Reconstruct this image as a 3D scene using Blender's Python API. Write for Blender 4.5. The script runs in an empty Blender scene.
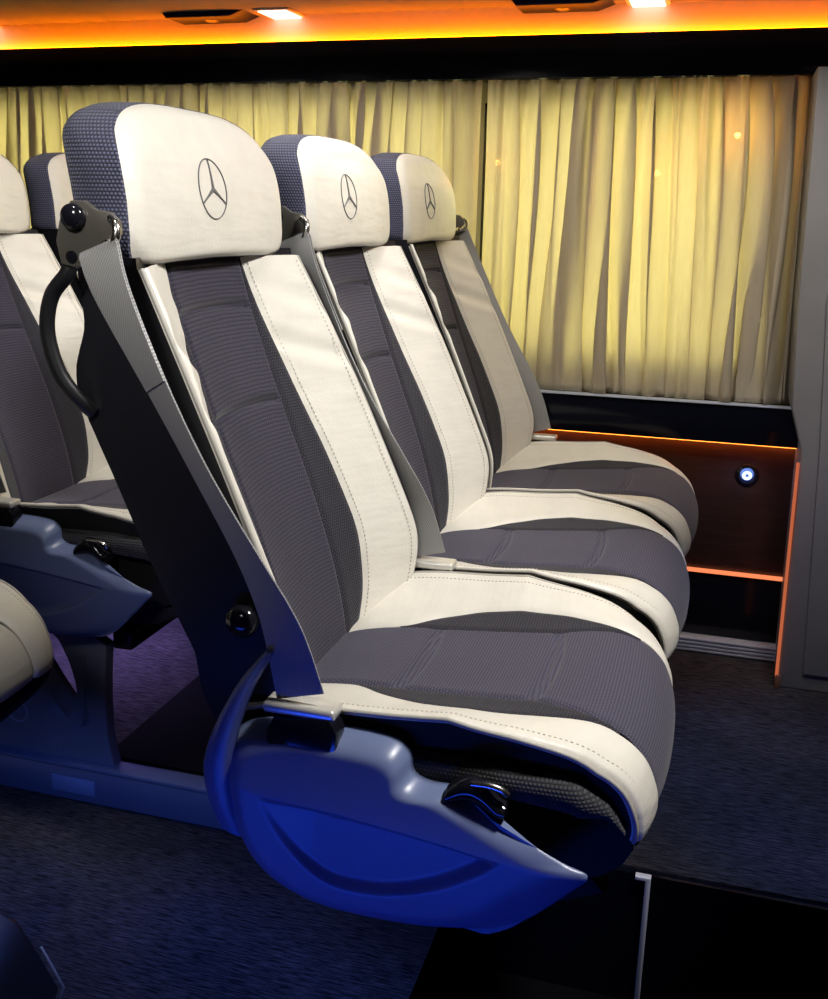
import bpy, math, random
from mathutils import Vector, Matrix
random.seed(7)
PI = math.pi
scene = bpy.context.scene
col = scene.collection

# ------------------------------------------------------------------ camera
CAM = Vector((.3578, -1.1137, .9597))
yaw, pit, rol = map(math.radians, (-16.3345, 15.7152, 1.1892))
fw = Vector((math.sin(yaw)*math.cos(pit), math.cos(yaw)*math.cos(pit), -math.sin(pit)))
rt = Vector((math.cos(yaw), -math.sin(yaw), 0)); up = rt.cross(fw)
rr = math.cos(rol)*rt + math.sin(rol)*up; uu = -math.sin(rol)*rt + math.cos(rol)*up
cd = bpy.data.cameras.new('camera'); cam = bpy.data.objects.new('camera', cd); col.objects.link(cam)
m = Matrix((rr, uu, -fw)).transposed().to_4x4(); m.translation = CAM
cam.matrix_world = m
cd.sensor_fit = 'HORIZONTAL'; cd.sensor_width = 36; cd.lens = 1024.97/828*36; cd.clip_start = .02
scene.camera = cam

# ------------------------------------------------------------------ world, exposure, area lights
w = bpy.data.worlds.new('world'); scene.world = w; w.use_nodes = True
w.node_tree.nodes['Background'].inputs[0].default_value = (.30, .34, .5, 1)
w.node_tree.nodes['Background'].inputs[1].default_value = .02
vs = scene.view_settings
vs.view_transform = 'Standard'; vs.look = 'None'; vs.gamma = 1; vs.use_curve_mapping = False
vs.exposure = 0.0

def aim(o, target):
    d = Vector(target) - o.location
    o.rotation_euler = d.to_track_quat('-Z', 'Y').to_euler()
def area(name, loc, target, sx, sy, e, c, spread=180):
    l = bpy.data.lights.new(name, 'AREA'); l.shape = 'RECTANGLE'; l.size = sx; l.size_y = sy
    l.energy = e; l.color = c; l.spread = math.radians(spread)
    o = bpy.data.objects.new(name, l); col.objects.link(o); o.location = loc; aim(o, target); return o
def spot(name, loc, target, e, c, ang, blend, r=.05):
    l = bpy.data.lights.new(name, 'SPOT'); l.energy = e; l.color = c
    l.spot_size = math.radians(ang); l.spot_blend = blend; l.shadow_soft_size = r
    o = bpy.data.objects.new(name, l); col.objects.link(o); o.location = loc; aim(o, target); return o

spot('ceiling_lamp_light', (.75, -.12, 1.72), (-.10, .0, .76), 98, (1, .97, .93), 70, .55, .10)
spot('ceiling_lamp_light_rear', (-.15, .30, 1.70), (-.85, .62, .6), 26, (1, .97, .93), 70, .5, .10)
area('curtain_wash_light', (.1, .55, 1.60), (-.1, 1.2, .95), 1.6, .1, 7.5, (1, .92, .82), 150)
spot('aisle_cushion_fill_light', (-.22, -.36, 1.70), (-.50, -.26, .45), 16, (1, .97, .93), 34, .6, .06)  # added narrow spot that brightens the aisle seat's cushion nose, no fixture behind it
area('aisle_blue_light', (-.05, -.95, -.06), (.03, -.25, .26), .9, .16, .62, (.02, .08, 1), 62)
area('rear_floor_light', (-.95, .85, .24), (-.85, .85, -.1), .5, .4, 3.6, (.46, .34, .95), 130)
area('under_seat_blue_light', (-.38, .02, .20), (-.38, .02, -.1), .9, .16, .95, (.09, .22, 1), 150)
spot('platform_blue_light', (.62, .35, 1.1), (.58, .62, -.03), 22, (.06, .27, 1), 42, .6, .08)
area('pillar_wash_light', (.75, .15, 1.65), (.75, 1.1, .6), .3, .1, .8, (1, .96, .92), 60)
area('aisle_fill_light', (-.10, -1.15, 1.45), (-.23, -.25, .92), .2, .2, .30, (1, .97, .92), 32)  # added weak fill from the camera side, lifts the near belt and bracket
area('outdoor_window_light', (-.6, 1.60, .92), (-.6, 1.2, .92), 4.6, .8, 104, (1, .96, .42), 170)

# ------------------------------------------------------------------ materials
def newmat(name):
    mt = bpy.data.materials.new(name); mt.use_nodes = True
    nt = mt.node_tree; return mt, nt, nt.nodes['Principled BSDF']
def mix_rgb(nt, fac, a, b):
    n = nt.nodes.new('ShaderNodeMix'); n.data_type = 'RGBA'
    n.inputs[6].default_value = (*a, 1); n.inputs[7].default_value = (*b, 1)
    nt.links.new(fac, n.inputs[0]); return n.outputs[2]
def bump(nt, p, h, strength, dist=.001):
    b = nt.nodes.new('ShaderNodeBump'); b.inputs['Strength'].default_value = strength
    b.inputs['Distance'].default_value = dist
    nt.links.new(h, b.inputs['Height']); nt.links.new(b.outputs[0], p.inputs['Normal'])
def coord(nt, kind='Object', scale=(1, 1, 1), rot=(0, 0, 0)):
    t = nt.nodes.new('ShaderNodeTexCoord'); mp = nt.nodes.new('ShaderNodeMapping')
    mp.inputs['Scale'].default_value = scale; mp.inputs['Rotation'].default_value = rot
    nt.links.new(t.outputs[kind], mp.inputs[0]); return mp.outputs[0]
def noise(nt, vec, scale, detail=3, rough=.55):
    n = nt.nodes.new('ShaderNodeTexNoise'); n.inputs['Scale'].default_value = scale
    n.inputs['Detail'].default_value = detail; n.inputs['Roughness'].default_value = rough
    nt.links.new(vec, n.inputs['Vector']); return n.outputs['Fac']
def ramp(nt, fac, p0, p1):
    n = nt.nodes.new('ShaderNodeMapRange'); n.inputs[1].default_value = p0; n.inputs[2].default_value = p1
    nt.links.new(fac, n.inputs[0]); return n.outputs[0]
def plain(name, c, rough=.5, metal=0, nscale=0, nstr=.2, vary=.0, spec=None, coat=0):
    mt, nt, p = newmat(name)
    p.inputs['Base Color'].default_value = (*c, 1); p.inputs['Roughness'].default_value = rough
    p.inputs['Metallic'].default_value = metal
    if spec is not None: p.inputs['Specular IOR Level'].default_value = spec
    p.inputs['Coat Weight'].default_value = coat
    v = coord(nt)
    if nscale:
        n = noise(nt, v, nscale)
        bump(nt, p, n, nstr)
    if vary:
        n2 = noise(nt, v, 9)
        o = mix_rgb(nt, ramp(nt, n2, .35, .65), c, tuple(x*(1-vary) for x in c))
        nt.links.new(o, p.inputs['Base Color'])
    return mt
def emit(name, c, s):
    mt = bpy.data.materials.new(name); mt.use_nodes = True; nt = mt.node_tree; nt.nodes.clear()
    e = nt.nodes.new('ShaderNodeEmission'); e.inputs[0].default_value = (*c, 1); e.inputs[1].default_value = s
    o = nt.nodes.new('ShaderNodeOutputMaterial'); nt.links.new(e.outputs[0], o.inputs[0]); return mt

def leather(name, c, rough=.42):
    mt, nt, p = newmat(name)
    p.inputs['Roughness'].default_value = rough
    v = coord(nt, 'UV')
    vo = nt.nodes.new('ShaderNodeTexVoronoi'); vo.inputs['Scale'].default_value = 420
    nt.links.new(v, vo.inputs['Vector'])
    n = noise(nt, v, 26, 4)
    nt.links.new(mix_rgb(nt, ramp(nt, n, .3, .7), c, tuple(x*.93 for x in c)), p.inputs['Base Color'])
    # soft creases running across the bolster plus fine grain
    cv = coord(nt, 'UV', (9, 42, 1)); cr = noise(nt, cv, 1.0, 2)
    ad = nt.nodes.new('ShaderNodeMath'); ad.operation = 'MULTIPLY_ADD'
    ad.inputs[1].default_value = .06; nt.links.new(vo.outputs['Distance'], ad.inputs[0]); nt.links.new(cr, ad.inputs[2])
    bump(nt, p, ad.outputs[0], .55, .004)
    return mt
def knit(name, c_lo, c_hi, su, sv, wav=1.0, strength=.6, across=True, rough=.85, dots=False):
    """woven fabric: wavy ribs with stitches between, in metres on the UV map"""
    mt, nt, p = newmat(name)
    p.inputs['Roughness'].default_value = rough
    p.inputs['Sheen Weight'].default_value = .15
    t = nt.nodes.new('ShaderNodeTexCoord'); sp = nt.nodes.new('ShaderNodeSeparateXYZ')
    nt.links.new(t.outputs['UV'], sp.inputs[0])
    nz = noise(nt, coord(nt, 'UV', (30, 60, 1)), 1.0, 2)
    def M(op, a, b=None, c=None):
        n = nt.nodes.new('ShaderNodeMath'); n.operation = op
        for i, q in enumerate((a, b, c)):
            if q is None: continue
            if isinstance(q, (int, float)): n.inputs[i].default_value = q
            else: nt.links.new(q, n.inputs[i])
        return n.outputs[0]
    wob = M('MULTIPLY', nz, wav*3.0)
    a = M('SINE', M('ADD', M('MULTIPLY', sp.outputs[1], 2*PI/sv), wob))
    row = M('FLOOR', M('DIVIDE', M('ADD', M('MULTIPLY', sp.outputs[1], 2*PI/sv), wob), 2*PI))
    off = M('MULTIPLY', M('MODULO', row, 2.0), PI)
    b = M('SINE', M('ADD', M('MULTIPLY', sp.outputs[0], 2*PI/su), off))
    a01 = M('MULTIPLY_ADD', a, .5, .5); b01 = M('MULTIPLY_ADD', b, .5, .5)
    h = M('POWER', M('MULTIPLY', a01, b01), .55) if dots else M('MULTIPLY', M('POWER', a01, .5), M('MULTIPLY_ADD', b01, .35, .65))
    nt.links.new(mix_rgb(nt, h, c_lo, c_hi), p.inputs['Base Color'])
    bump(nt, p, h, strength, .0012)
    return mt

CREAM = leather('cream_leather', (.78, .745, .665))
DLEA = leather('black_leather', (.012, .012, .016), .38)
KNIT = knit('purple_grey_ribbed_knit', (.008, .007, .013), (.044, .038, .072), .0046, .0048, 1.2)
KNITC = knit('purple_grey_cushion_knit', (.022, .020, .034), (.105, .095, .160), .0036, .0036, .3, .5, dots=True)
MESH = knit('dark_spacer_mesh', (.004, .004, .007), (.036, .032, .056), .0036, .0036, .0, .8, dots=True)
NAVY = knit('navy_spacer_mesh', (.010, .011, .026), (.13, .135, .23), .0038, .0038, .0, .8, dots=True)
SMESH = knit('black_spacer_mesh', (.004, .004, .006), (.06, .06, .07), .0042, .0040, .0, .9, dots=True)
SHELL = plain('black_shell_plastic', (.010, .010, .014), .35, 0, 500, .1)
DARK = plain('black_textile', (.006, .006, .008), .8, 0, 300, .3)
PIPE = plain('grey_piping', (.42, .40, .36), .45, 0, 400, .1)
DPIPE = plain('dark_piping', (.02, .02, .024), .4, 0, 400, .1)
THREAD = plain('grey_thread', (.54, .50, .44), .8, 0, 900, .1)
EMBR = plain('dark_grey_embroidery', (.13, .13, .13), .6, 0, 900, .2)
COVER = plain('blue_grey_moulded_plastic', (.15, .19, .34), .33, 0, 900, .06, .05)
PED = plain('silver_grey_cast_plastic', (.30, .32, .40), .38, .2, 700, .08, .1)
CHROME = plain('polished_metal', (.72, .71, .69), .22, 1, 60, .03)
DMETAL = plain('smoked_metal', (.16, .15, .13), .30, .5, 80, .05)
GLOSSB = plain('gloss_black_plastic', (.008, .008, .012), .12, 0, 40, .02)
HANDLE = plain('black_rubber', (.008, .008, .010), .42, 0, 400, .1)
ALU = plain('brushed_aluminium', (.66, .72, .86), .3, .35, 200, .08)
GREYP = plain('grey_pillar_trim', (.22, .215, .215), .55, 0, 350, .12, .08)
PIANO = plain('gloss_black_trim', (.004, .005, .010), .16, 0, 5, .01, 0, .25)
NAVYG = plain('gloss_navy_plastic', (.004, .008, .04), .45, 0, 0, .2, 0, .15)
LAV = plain('lavender_plastic', (.55, .56, .78), .4)
WOOD, nt, p = newmat('dark_brown_veneer')
v = coord(nt, 'Object', (3, 3, 22)); n = noise(nt, v, 5, 6, .65)
nt.links.new(mix_rgb(nt, ramp(nt, n, .3, .7), (.028, .013, .010), (.050, .024, .018)), p.inputs['Base Color'])
p.inputs['Roughness'].default_value = .32
TAN = plain('tan_ceiling_textile', (.26, .23, .19), .8, 0, 500, .3, .15)
WHITEP = plain('pale_cove_plastic', (.75, .62, .5), .55, 0, 300, .05)
MATB = plain('black_rubber_mat', (.004, .004, .005), .8, 0, 300, .4, 0, .05)
CEIL = plain('ceiling_grey', (.22, .21, .21), .8, 0, 300, .2)
BWALL = plain('body_wall_grey', (.20, .18, .16), .7, 0, 300, .2)

CARPET, nt, p = newmat('ribbed_dark_carpet')
p.inputs['Roughness'].default_value = .95; p.inputs['Specular IOR Level'].default_value = .08
v1 = coord(nt, 'Object', (30, 420, 30)); n1 = noise(nt, v1, 1, 4, .7)
v2 = coord(nt, 'Object', (1, 1, 1)); n2 = noise(nt, v2, 3.5, 3)
mx = nt.nodes.new('ShaderNodeMath'); mx.operation = 'MULTIPLY'
nt.links.new(ramp(nt, n1, .40, .64), mx.inputs[0]); nt.links.new(ramp(nt, n2, .1, .7), mx.inputs[1])
nt.links.new(mix_rgb(nt, mx.outputs[0], (.010, .010, .012), (.11, .10, .115)), p.inputs['Base Color'])
bump(nt, p, n1, .7, .002)

BELT, nt, p = newmat('grey_seat_belt_webbing')
p.inputs['Roughness'].default_value = .42
t = coord(nt, 'UV', (1, 1, 1))
wv = nt.nodes.new('ShaderNodeTexWave'); wv.inputs['Scale'].default_value = 170; wv.bands_direction = 'DIAGONAL'
nt.links.new(t, wv.inputs['Vector'])
nt.links.new(mix_rgb(nt, wv.outputs['Fac'], (.24, .24, .245), (.37, .37, .36)), p.inputs['Base Color'])
bump(nt, p, wv.outputs['Fac'], .4, .0006)

CURT = bpy.data.materials.new('beige_curtain_cloth'); CURT.use_nodes = True
nt = CURT.node_tree; nt.nodes.clear()
v = coord(nt, 'Object', (1, 1, 1)); nf = noise(nt, coord(nt, 'Object', (60, 60, 8)), 3, 4)
cc = mix_rgb(nt, nf, (.72, .65, .51), (.62, .55, .42))
d = nt.nodes.new('ShaderNodeBsdfDiffuse'); tr = nt.nodes.new('ShaderNodeBsdfTranslucent')
nt.links.new(cc, d.inputs[0]); nt.links.new(cc, tr.inputs[0])
ms = nt.nodes.new('ShaderNodeMixShader'); ms.inputs[0].default_value = .45
nt.links.new(d.outputs[0], ms.inputs[1]); nt.links.new(tr.outputs[0], ms.inputs[2])
tp = nt.nodes.new('ShaderNodeBsdfTransparent'); m2 = nt.nodes.new('ShaderNodeMixShader'); m2.inputs[0].default_value = .10
nt.links.new(ms.outputs[0], m2.inputs[1]); nt.links.new(tp.outputs[0], m2.inputs[2])
o = nt.nodes.new('ShaderNodeOutputMaterial'); nt.links.new(m2.outputs[0], o.inputs[0])

GLASS = bpy.data.materials.new('window_glass'); GLASS.use_nodes = True
nt = GLASS.node_tree; nt.nodes.clear()
tb = nt.nodes.new('ShaderNodeBsdfTransparent'); tb.inputs[0].default_value = (.93, .95, .9, 1)
gb = nt.nodes.new('ShaderNodeBsdfGlossy'); gb.inputs['Roughness'].default_value = .03
ms = nt.nodes.new('ShaderNodeMixShader'); ms.inputs[0].default_value = .06
nt.links.new(tb.outputs[0], ms.inputs[1]); nt.links.new(gb.outputs[0], ms.inputs[2])
o = nt.nodes.new('ShaderNodeOutputMaterial'); nt.links.new(ms.outputs[0], o.inputs[0])

# ------------------------------------------------------------------ mesh helpers
def mk_mesh(name, verts, faces, mat, uvs=None, sharp=40):
    me = bpy.data.meshes.new(name); me.from_pydata([tuple(v) for v in verts], [], faces)
    me.materials.append(mat)
    if uvs:
        ul = me.uv_layers.new(name='UVMap')
        for lp in me.loops: ul.data[lp.index].uv = uvs[lp.vertex_index]
    me.polygons.foreach_set('use_smooth', [True]*len(me.polygons))
    me.update()
    if sharp: me.set_sharp_from_angle(angle=math.radians(sharp))
    return me
def fix_normals(me):
    import bmesh
    b = bmesh.new(); b.from_mesh(me); bmesh.ops.recalc_face_normals(b, faces=b.faces); b.to_mesh(me); b.free()
    return me
def link(name, me, parent=None, loc=(0, 0, 0)):
    o = bpy.data.objects.new(name, me); col.objects.link(o); o.location = loc
    if parent: o.parent = parent
    return o
def tag(o, label=None, cat=None, group=None, kind=None):
    if label: o['label'] = label
    if cat: o['category'] = cat
    if group: o['group'] = group
    if kind: o['kind'] = kind
    return o
def empty(name, loc=(0, 0, 0)):
    o = bpy.data.objects.new(name, None); col.objects.link(o); o.location = loc; o.empty_display_size = .05; return o
def grid_faces(nu, nv, base=0, wrap=False):
    f = []
    for j in range(nv-1):
        for i in range(nu if wrap else nu-1):
            i2 = (i+1) % nu
            f.append((base+j*nu+i, base+j*nu+i2, base+(j+1)*nu+i2, base+(j+1)*nu+i))
    return f
def interp(tab, x):
    if x <= tab[0][0]: return tab[0][1]
    for (a, fa), (b, fb) in zip(tab, tab[1:]):
        if x <= b:
            t = (x-a)/(b-a); return fa+(fb-fa)*t
    return tab[-1][1]
def smooth_tab(tab, n=200, it=260):
    a, b = tab[0][0], tab[-1][0]
    xs = [a+(b-a)*i/n for i in range(n+1)]; ys = [interp(tab, x) for x in xs]
    for _ in range(it):
        ys = [ys[0]]+[(ys[i-1]+2*ys[i]+ys[i+1])/4 for i in range(1, n)]+[ys[-1]]
    def f(x):
        t = (x-a)/(b-a)*n
        if t <= 0: return ys[0]
        if t >= n: return ys[n]
        i = int(t); return ys[i]+(ys[i+1]-ys[i])*(t-i)
    return f
def loops_mesh(name, loops, mat, cap0=True, cap1=True, sharp=40, closed=False):
    n = len(loops[0]); V = [p for l in loops for p in l]
    F = grid_faces(n, len(loops), 0, True)
    if closed: F += [((len(loops)-1)*n+i, (len(loops)-1)*n+(i+1) % n, (i+1) % n, i) for i in range(n)]
    else:
        if cap0: F.append(tuple(range(n))[::-1])
        if cap1: F.append(tuple(range((len(loops)-1)*n, len(loops)*n)))
    uv = []
    for p in V: uv.append((p[0]+p[1]*.001, p[2]))
    return fix_normals(mk_mesh(name, V, F, mat, uv, sharp))
def frames(P, closed=False):
    P = [Vector(p) for p in P]; n = len(P); out = []
    T = []
    for i in range(n):
        a = P[(i-1) % n] if (closed or i) else P[0]; b = P[(i+1) % n] if (closed or i < n-1) else P[-1]
        T.append((b-a).normalized())
    ref = Vector((0, 1, 0)) if abs(T[0].y) < .8 else Vector((1, 0, 0))
    nrm = (ref - T[0]*ref.dot(T[0])).normalized()
    for i in range(n):
        nrm = (nrm - T[i]*nrm.dot(T[i])).normalized()
        out.append((P[i], T[i], nrm.copy(), T[i].cross(nrm)))
    return out
def tube(name, P, r, mat, seg=8, closed=False):
    fr = frames(P, closed); loops = []
    for i, (p, t, n, b) in enumerate(fr):
        ri = r(i/(len(fr)-1)) if callable(r) else r
        loops.append([p+n*ri*math.cos(2*PI*k/seg)+b*ri*math.sin(2*PI*k/seg) for k in range(seg)])
    return loops_mesh(name, loops, mat, closed=closed, sharp=60)
def catmull(P, n=8, closed=False):
    P = [Vector(p) for p in P]; out = []; N = len(P)
    for i in range(N if closed else N-1):
        p0 = P[(i-1) % N] if closed or i else P[0]; p1 = P[i]; p2 = P[(i+1) % N]
        p3 = P[(i+2) % N] if closed or i+2 < N else P[-1]
        for k in range(n):
            t = k/n
            out.append(.5*((2*p1)+(p2-p0)*t+(2*p0-5*p1+4*p2-p3)*t*t+(3*p1-p0-3*p2+p3)*t**3))
    if not closed: out.append(P[-1])
    return out
def box(name, lo, hi, mat, bev=.002, seg=2):
    import bmesh
    b = bmesh.new(); bmesh.ops.create_cube(b, size=1)
    for v in b.verts: v.co = Vector([(lo[k]+hi[k])/2+v.co[k]*(hi[k]-lo[k]) for k in range(3)])
    if bev: bmesh.ops.bevel(b, geom=list(b.edges), offset=bev, segments=seg, affect='EDGES', profile=.5)
    me = bpy.data.meshes.new(name); b.to_mesh(me); b.free(); me.materials.append(mat)
    me.polygons.foreach_set('use_smooth', [True]*len(me.polygons)); me.set_sharp_from_angle(angle=math.radians(35))
    return me
def prism(name, pts, y0, y1, mat, bev=.002):
    """polygon in (x,z) extruded in y"""
    import bmesh
    b = bmesh.new()
    A = [b.verts.new((x, y0, z)) for x, z in pts]; B = [b.verts.new((x, y1, z)) for x, z in pts]
    b.faces.new(A); b.faces.new(B[::-1]); n = len(pts)
    for i in range(n): b.faces.new((A[i], B[i], B[(i+1) % n], A[(i+1) % n]))
    bmesh.ops.recalc_face_normals(b, faces=b.faces)
    if bev:
        es = [e for e in b.edges if abs(e.verts[0].co.y-e.verts[1].co.y) < 1e-6]
        bmesh.ops.bevel(b, geom=es, offset=bev, segments=2, affect='EDGES', profile=.5)
    me = bpy.data.meshes.new(name); b.to_mesh(me); b.free(); me.materials.append(mat)
    me.polygons.foreach_set('use_smooth', [True]*len(me.polygons)); me.set_sharp_from_angle(angle=math.radians(35))
    return me
def sheet(name, fn, a, b, v0, v1, nu, nv, mat, normal, puff=0., groove=.0028, gw=.0040, extra=None,
          ge=(1, 1, 1, 1), skirt=.010, lift=0.):
    """upholstery panel: (s,v) grid on fn, seams sunk at its edges, turned-under hem so it has thickness"""
    V = []; UV = []
    for j in range(nv):
        v = v0+(v1-v0)*j/(nv-1)
        for i in range(nu):
            tt = .5-.5*math.cos(PI*i/(nu-1)); tt = .6*tt+.4*i/(nu-1)
            s0, s1 = a(v), b(v); s = s0+(s1-s0)*tt
            P = fn(s, v); N = normal(s, v)
            ds = [s-s0 if ge[0] else 9, s1-s if ge[1] else 9, v-v0 if ge[2] else 9, v1-v if ge[3] else 9]
            dmin = min(ds)
            h = lift - groove*math.exp(-(dmin/gw)**2)
            h += puff*min(1, max(0, dmin)/.02)**.5 if puff else 0
            if extra: h += extra(s, v)*min(1, max(0, dmin)/.008)
            V.append(P+N*h); UV.append((s, v))
    F = grid_faces(nu, nv)
    ring = [j*nu for j in range(nv)][::-1] + list(range(nu))[1:] + [j*nu+nu-1 for j in range(1, nv)] + [(nv-1)*nu+i for i in range(nu-2, 0, -1)]
    base = len(V); n = len(ring)
    for k in ring:
        j, i = divmod(k, nu); v = v0+(v1-v0)*j/(nv-1); s = UV[k][0]
        V.append(V[k]-normal(s, v)*skirt); UV.append(UV[k])
    for q in range(n):
        F.append((ring[q], ring[(q+1) % n], base+(q+1) % n, base+q))
    return fix_normals(mk_mesh(name, V, F, mat, UV, 60))
def ribbon(name, P, W, wd, th, mat):
    """flat webbing along P; W = width directions"""
    loops = []; n = len(P); L = 0; V = []; UV = []
    for i in range(n):
        p = Vector(P[i]); a = Vector(P[max(0, i-1)]); b = Vector(P[min(n-1, i+1)])
        t = (b-a).normalized(); wv = (Vector(W[i])-t*Vector(W[i]).dot(t)).normalized(); nn = t.cross(wv)
        if i: L += (p-Vector(P[i-1])).length
        k = wd(i/(n-1)) if callable(wd) else wd
        for s, q in ((-.5, -1), (-.45, -1.5), (0, -1), (.45, -1.5), (.5, -1), (.5, 1), (.45, 1.5), (0, 1), (-.45, 1.5), (-.5, 1)):
            V.append(p+wv*k*s+nn*th*.5*q); UV.append((s*k, L))
    F = grid_faces(10, n, 0, True)+[tuple(range(10)), tuple(range((n-1)*10, n*10))]
    return fix_normals(mk_mesh(name, V, F, mat, UV, 50))
def lathe(name, prof, center, axis, mat, seg=32):
    """profile of (r,h) about axis"""
    axis = Vector(axis).normalized(); ref = Vector((0, 0, 1)) if abs(axis.z) < .9 else Vector((1, 0, 0))
    u = axis.cross(ref).normalized(); v = axis.cross(u); c = Vector(center)
    loops = [[c+axis*h+(u*math.cos(2*PI*k/seg)+v*math.sin(2*PI*k/seg))*max(r, 1e-5) for k in range(seg)] for r, h in prof]
    return loops_mesh(name, loops, mat, sharp=35)

# ------------------------------------------------------------------ the setting
ZP, ZA, YE = -.03, -.10, .335          # podium top, aisle top, podium edge
def struct(name, me, parent=None, label=None):
    o = link(name, me, parent); tag(o, label, None, None, 'structure' if parent is None else None); return o
struct('floor', box('floor', (-2.6, YE, ZP-.06), (1.6, 1.34, ZP), CARPET, 0), label='dark ribbed carpet on the raised platform under the triple seats')
aisle = [((-2.6, -1.40), (.03, YE)), ((.03, -1.40), (1.0, -.75)), ((1.0, -1.4), (1.6, YE))]
import bmesh
bmf = bmesh.new()
for (x0, y0), (x1, y1) in aisle:
    r = bmesh.ops.create_cube(bmf, size=1)
    for vv in r['verts']: vv.co = Vector(((x0+x1)/2+vv.co.x*(x1-x0), (y0+y1)/2+vv.co.y*(y1-y0), ZA-.03+vv.co.z*.06))
me = bpy.data.meshes.new('floor_aisle'); bmf.to_mesh(me); bmf.free(); me.materials.append(CARPET)
struct('floor_aisle', me, label='dark ribbed carpet of the lower aisle, lit blue')
# stairwell lining
sw = struct('floor_stairwell', box('well_bottom', (.03, -.75, -.50), (1.0, YE, -.46), MATB, 0), label='black sunken stairwell in the lower right corner')
for nm, lo, hi in (('well_panel', (.03, YE-.012, -.46), (1.0, YE, ZP-.004)), ('well_panel', (.018, -.75, -.46), (.03, YE, ZA-.002)),
                   ('well_panel', (1.0, -.75, -.46), (1.012, YE, ZA-.002)), ('well_panel', (.03, -.762, -.46), (1.0, -.75, ZA-.002))):
    link(nm, box(nm, lo, hi, PIANO if hi[0]-lo[0] > .5 else MATB, 0), sw)
link('step_tread', box('step_tread', (.03, -.2, -.30), (.318, YE-.012, -.27), MATB, .004), sw)
ms_ = tag(struct('trim_4', prism('corner_strip', [(.312, ZP-.002), (.336, ZP-.002), (.336, -.40), (.3275, -.40), (.3275, ZP-.0085), (.312, ZP-.0085)], YE-.022, YE-.010, plain('satin_white_metal', (.85, .86, .92), .35, .2), .0008)), 'bright metal L strip on the stairwell panel')
# podium edge rail
rail = struct('trim_1', prism('rail', [(-2.6, ZA), (-.0, ZA), (-.0, ZP+.004), (-2.6, ZP+.004)], YE-.022, YE-.0, COVER, .004), label='blue plastic edge rail along the raised platform')
link('rail_lip', box('rail_lip', (-2.6, YE-.027, ZP-.001), (-.0, YE+.014, ZP+.008), COVER, .003), rail)
link('rail_patch', box('rail_patch', (-.745, YE-.0245, -.083), (-.655, YE-.020, -.052), plain('light_blue_plastic', (.25, .36, .65), .4), .001), rail)['label'] = 'small lighter blue rectangular plate'

def wall_with_holes(name, y0, y1, x0, x1, z0, z1, holes, mat):
    b = bmesh.new()
    xs = sorted({x0, x1, *[h[0] for h in holes], *[h[1] for h in holes]}); zs = sorted({z0, z1, *[h[2] for h in holes], *[h[3] for h in holes]})
    for i in range(len(xs)-1):
        for j in range(len(zs)-1):
            cx, cz = (xs[i]+xs[i+1])/2, (zs[j]+zs[j+1])/2
            if any(h[0] < cx < h[1] and h[2] < cz < h[3] for h in holes): continue
            r = bmesh.ops.create_cube(b, size=1)
            for vv in r['verts']: vv.co = Vector((cx+vv.co.x*(xs[i+1]-xs[i]), (y0+y1)/2+vv.co.y*(y1-y0), cz+vv.co.z*(zs[j+1]-zs[j])))
    me = bpy.data.meshes.new(name); b.to_mesh(me); b.free(); me.materials.append(mat); return me
holes = [(-.195, .415, .650, 1.195), (-2.45, -.235, .650, 1.195)]
struct('wall_back', wall_with_holes('wall_back', 1.27, 1.33, -2.6, 1.6, ZP, 1.60, holes, BWALL))
for i, h in enumerate(holes):
    wnd = struct('window_%d' % (i+1), box('glass', (h[0], 1.295, h[2]), (h[1], 1.300, h[3]), GLASS, 0))
    x0, x1, z0, z1 = h
    for lo, hi in (((x0, 1.272, z0), (x1, 1.328, z0+.012)), ((x0, 1.272, z1-.012), (x1, 1.328, z1)), ((x0, 1.272, z0), (x0+.008, 1.328, z1)), ((x1-.012, 1.272, z0), (x1, 1.328, z1))):
        link('window_frame', box('window_frame', lo, hi, GLOSSB, .002), wnd)
struct('wall_left', box('wall_left', (-2.66, -1.46, ZA), (-2.6, 1.33, 1.78), BWALL, 0))
struct('wall_right', box('wall_right', (1.6, -1.46, ZA), (1.66, 1.33, 1.78), BWALL, 0))
struct('wall_front', box('wall_front', (-2.6, -1.46, ZA), (1.6, -1.40, 1.78), BWALL, 0))
struct('ceiling', box('ceiling', (-2.6, -1.46, 1.76), (1.6, 1.33, 1.80), CEIL, 0))
# header, cove and rack
struct('trim_2', box('header', (-2.6, 1.215, 1.237), (1.6, 1.27, 1.325), PIANO, .004), label='gloss black header panel above the curtains')
struct('trim_3', box('cove_band', (-2.6, 1.262, 1.325), (1.6, 1.27, 1.39), WHITEP, 0), label='cove band above the header washed in orange light')
cove = struct('trim_5', box('cove_strip', (-2.6, 1.244, 1.3255), (1.6, 1.256, 1.3295), emit('orange_led', (1, .20, .002), 26.0), 0), label='glowing orange light strip in the cove')
rack = struct('trim_6', prism('rack', [(-2.6, 1.386), (1.6, 1.386), (1.6, 1.46), (-2.6, 1.46)], .86, 1.262, TAN, .006), label='tan overhead rack underside along the top edge')

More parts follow.
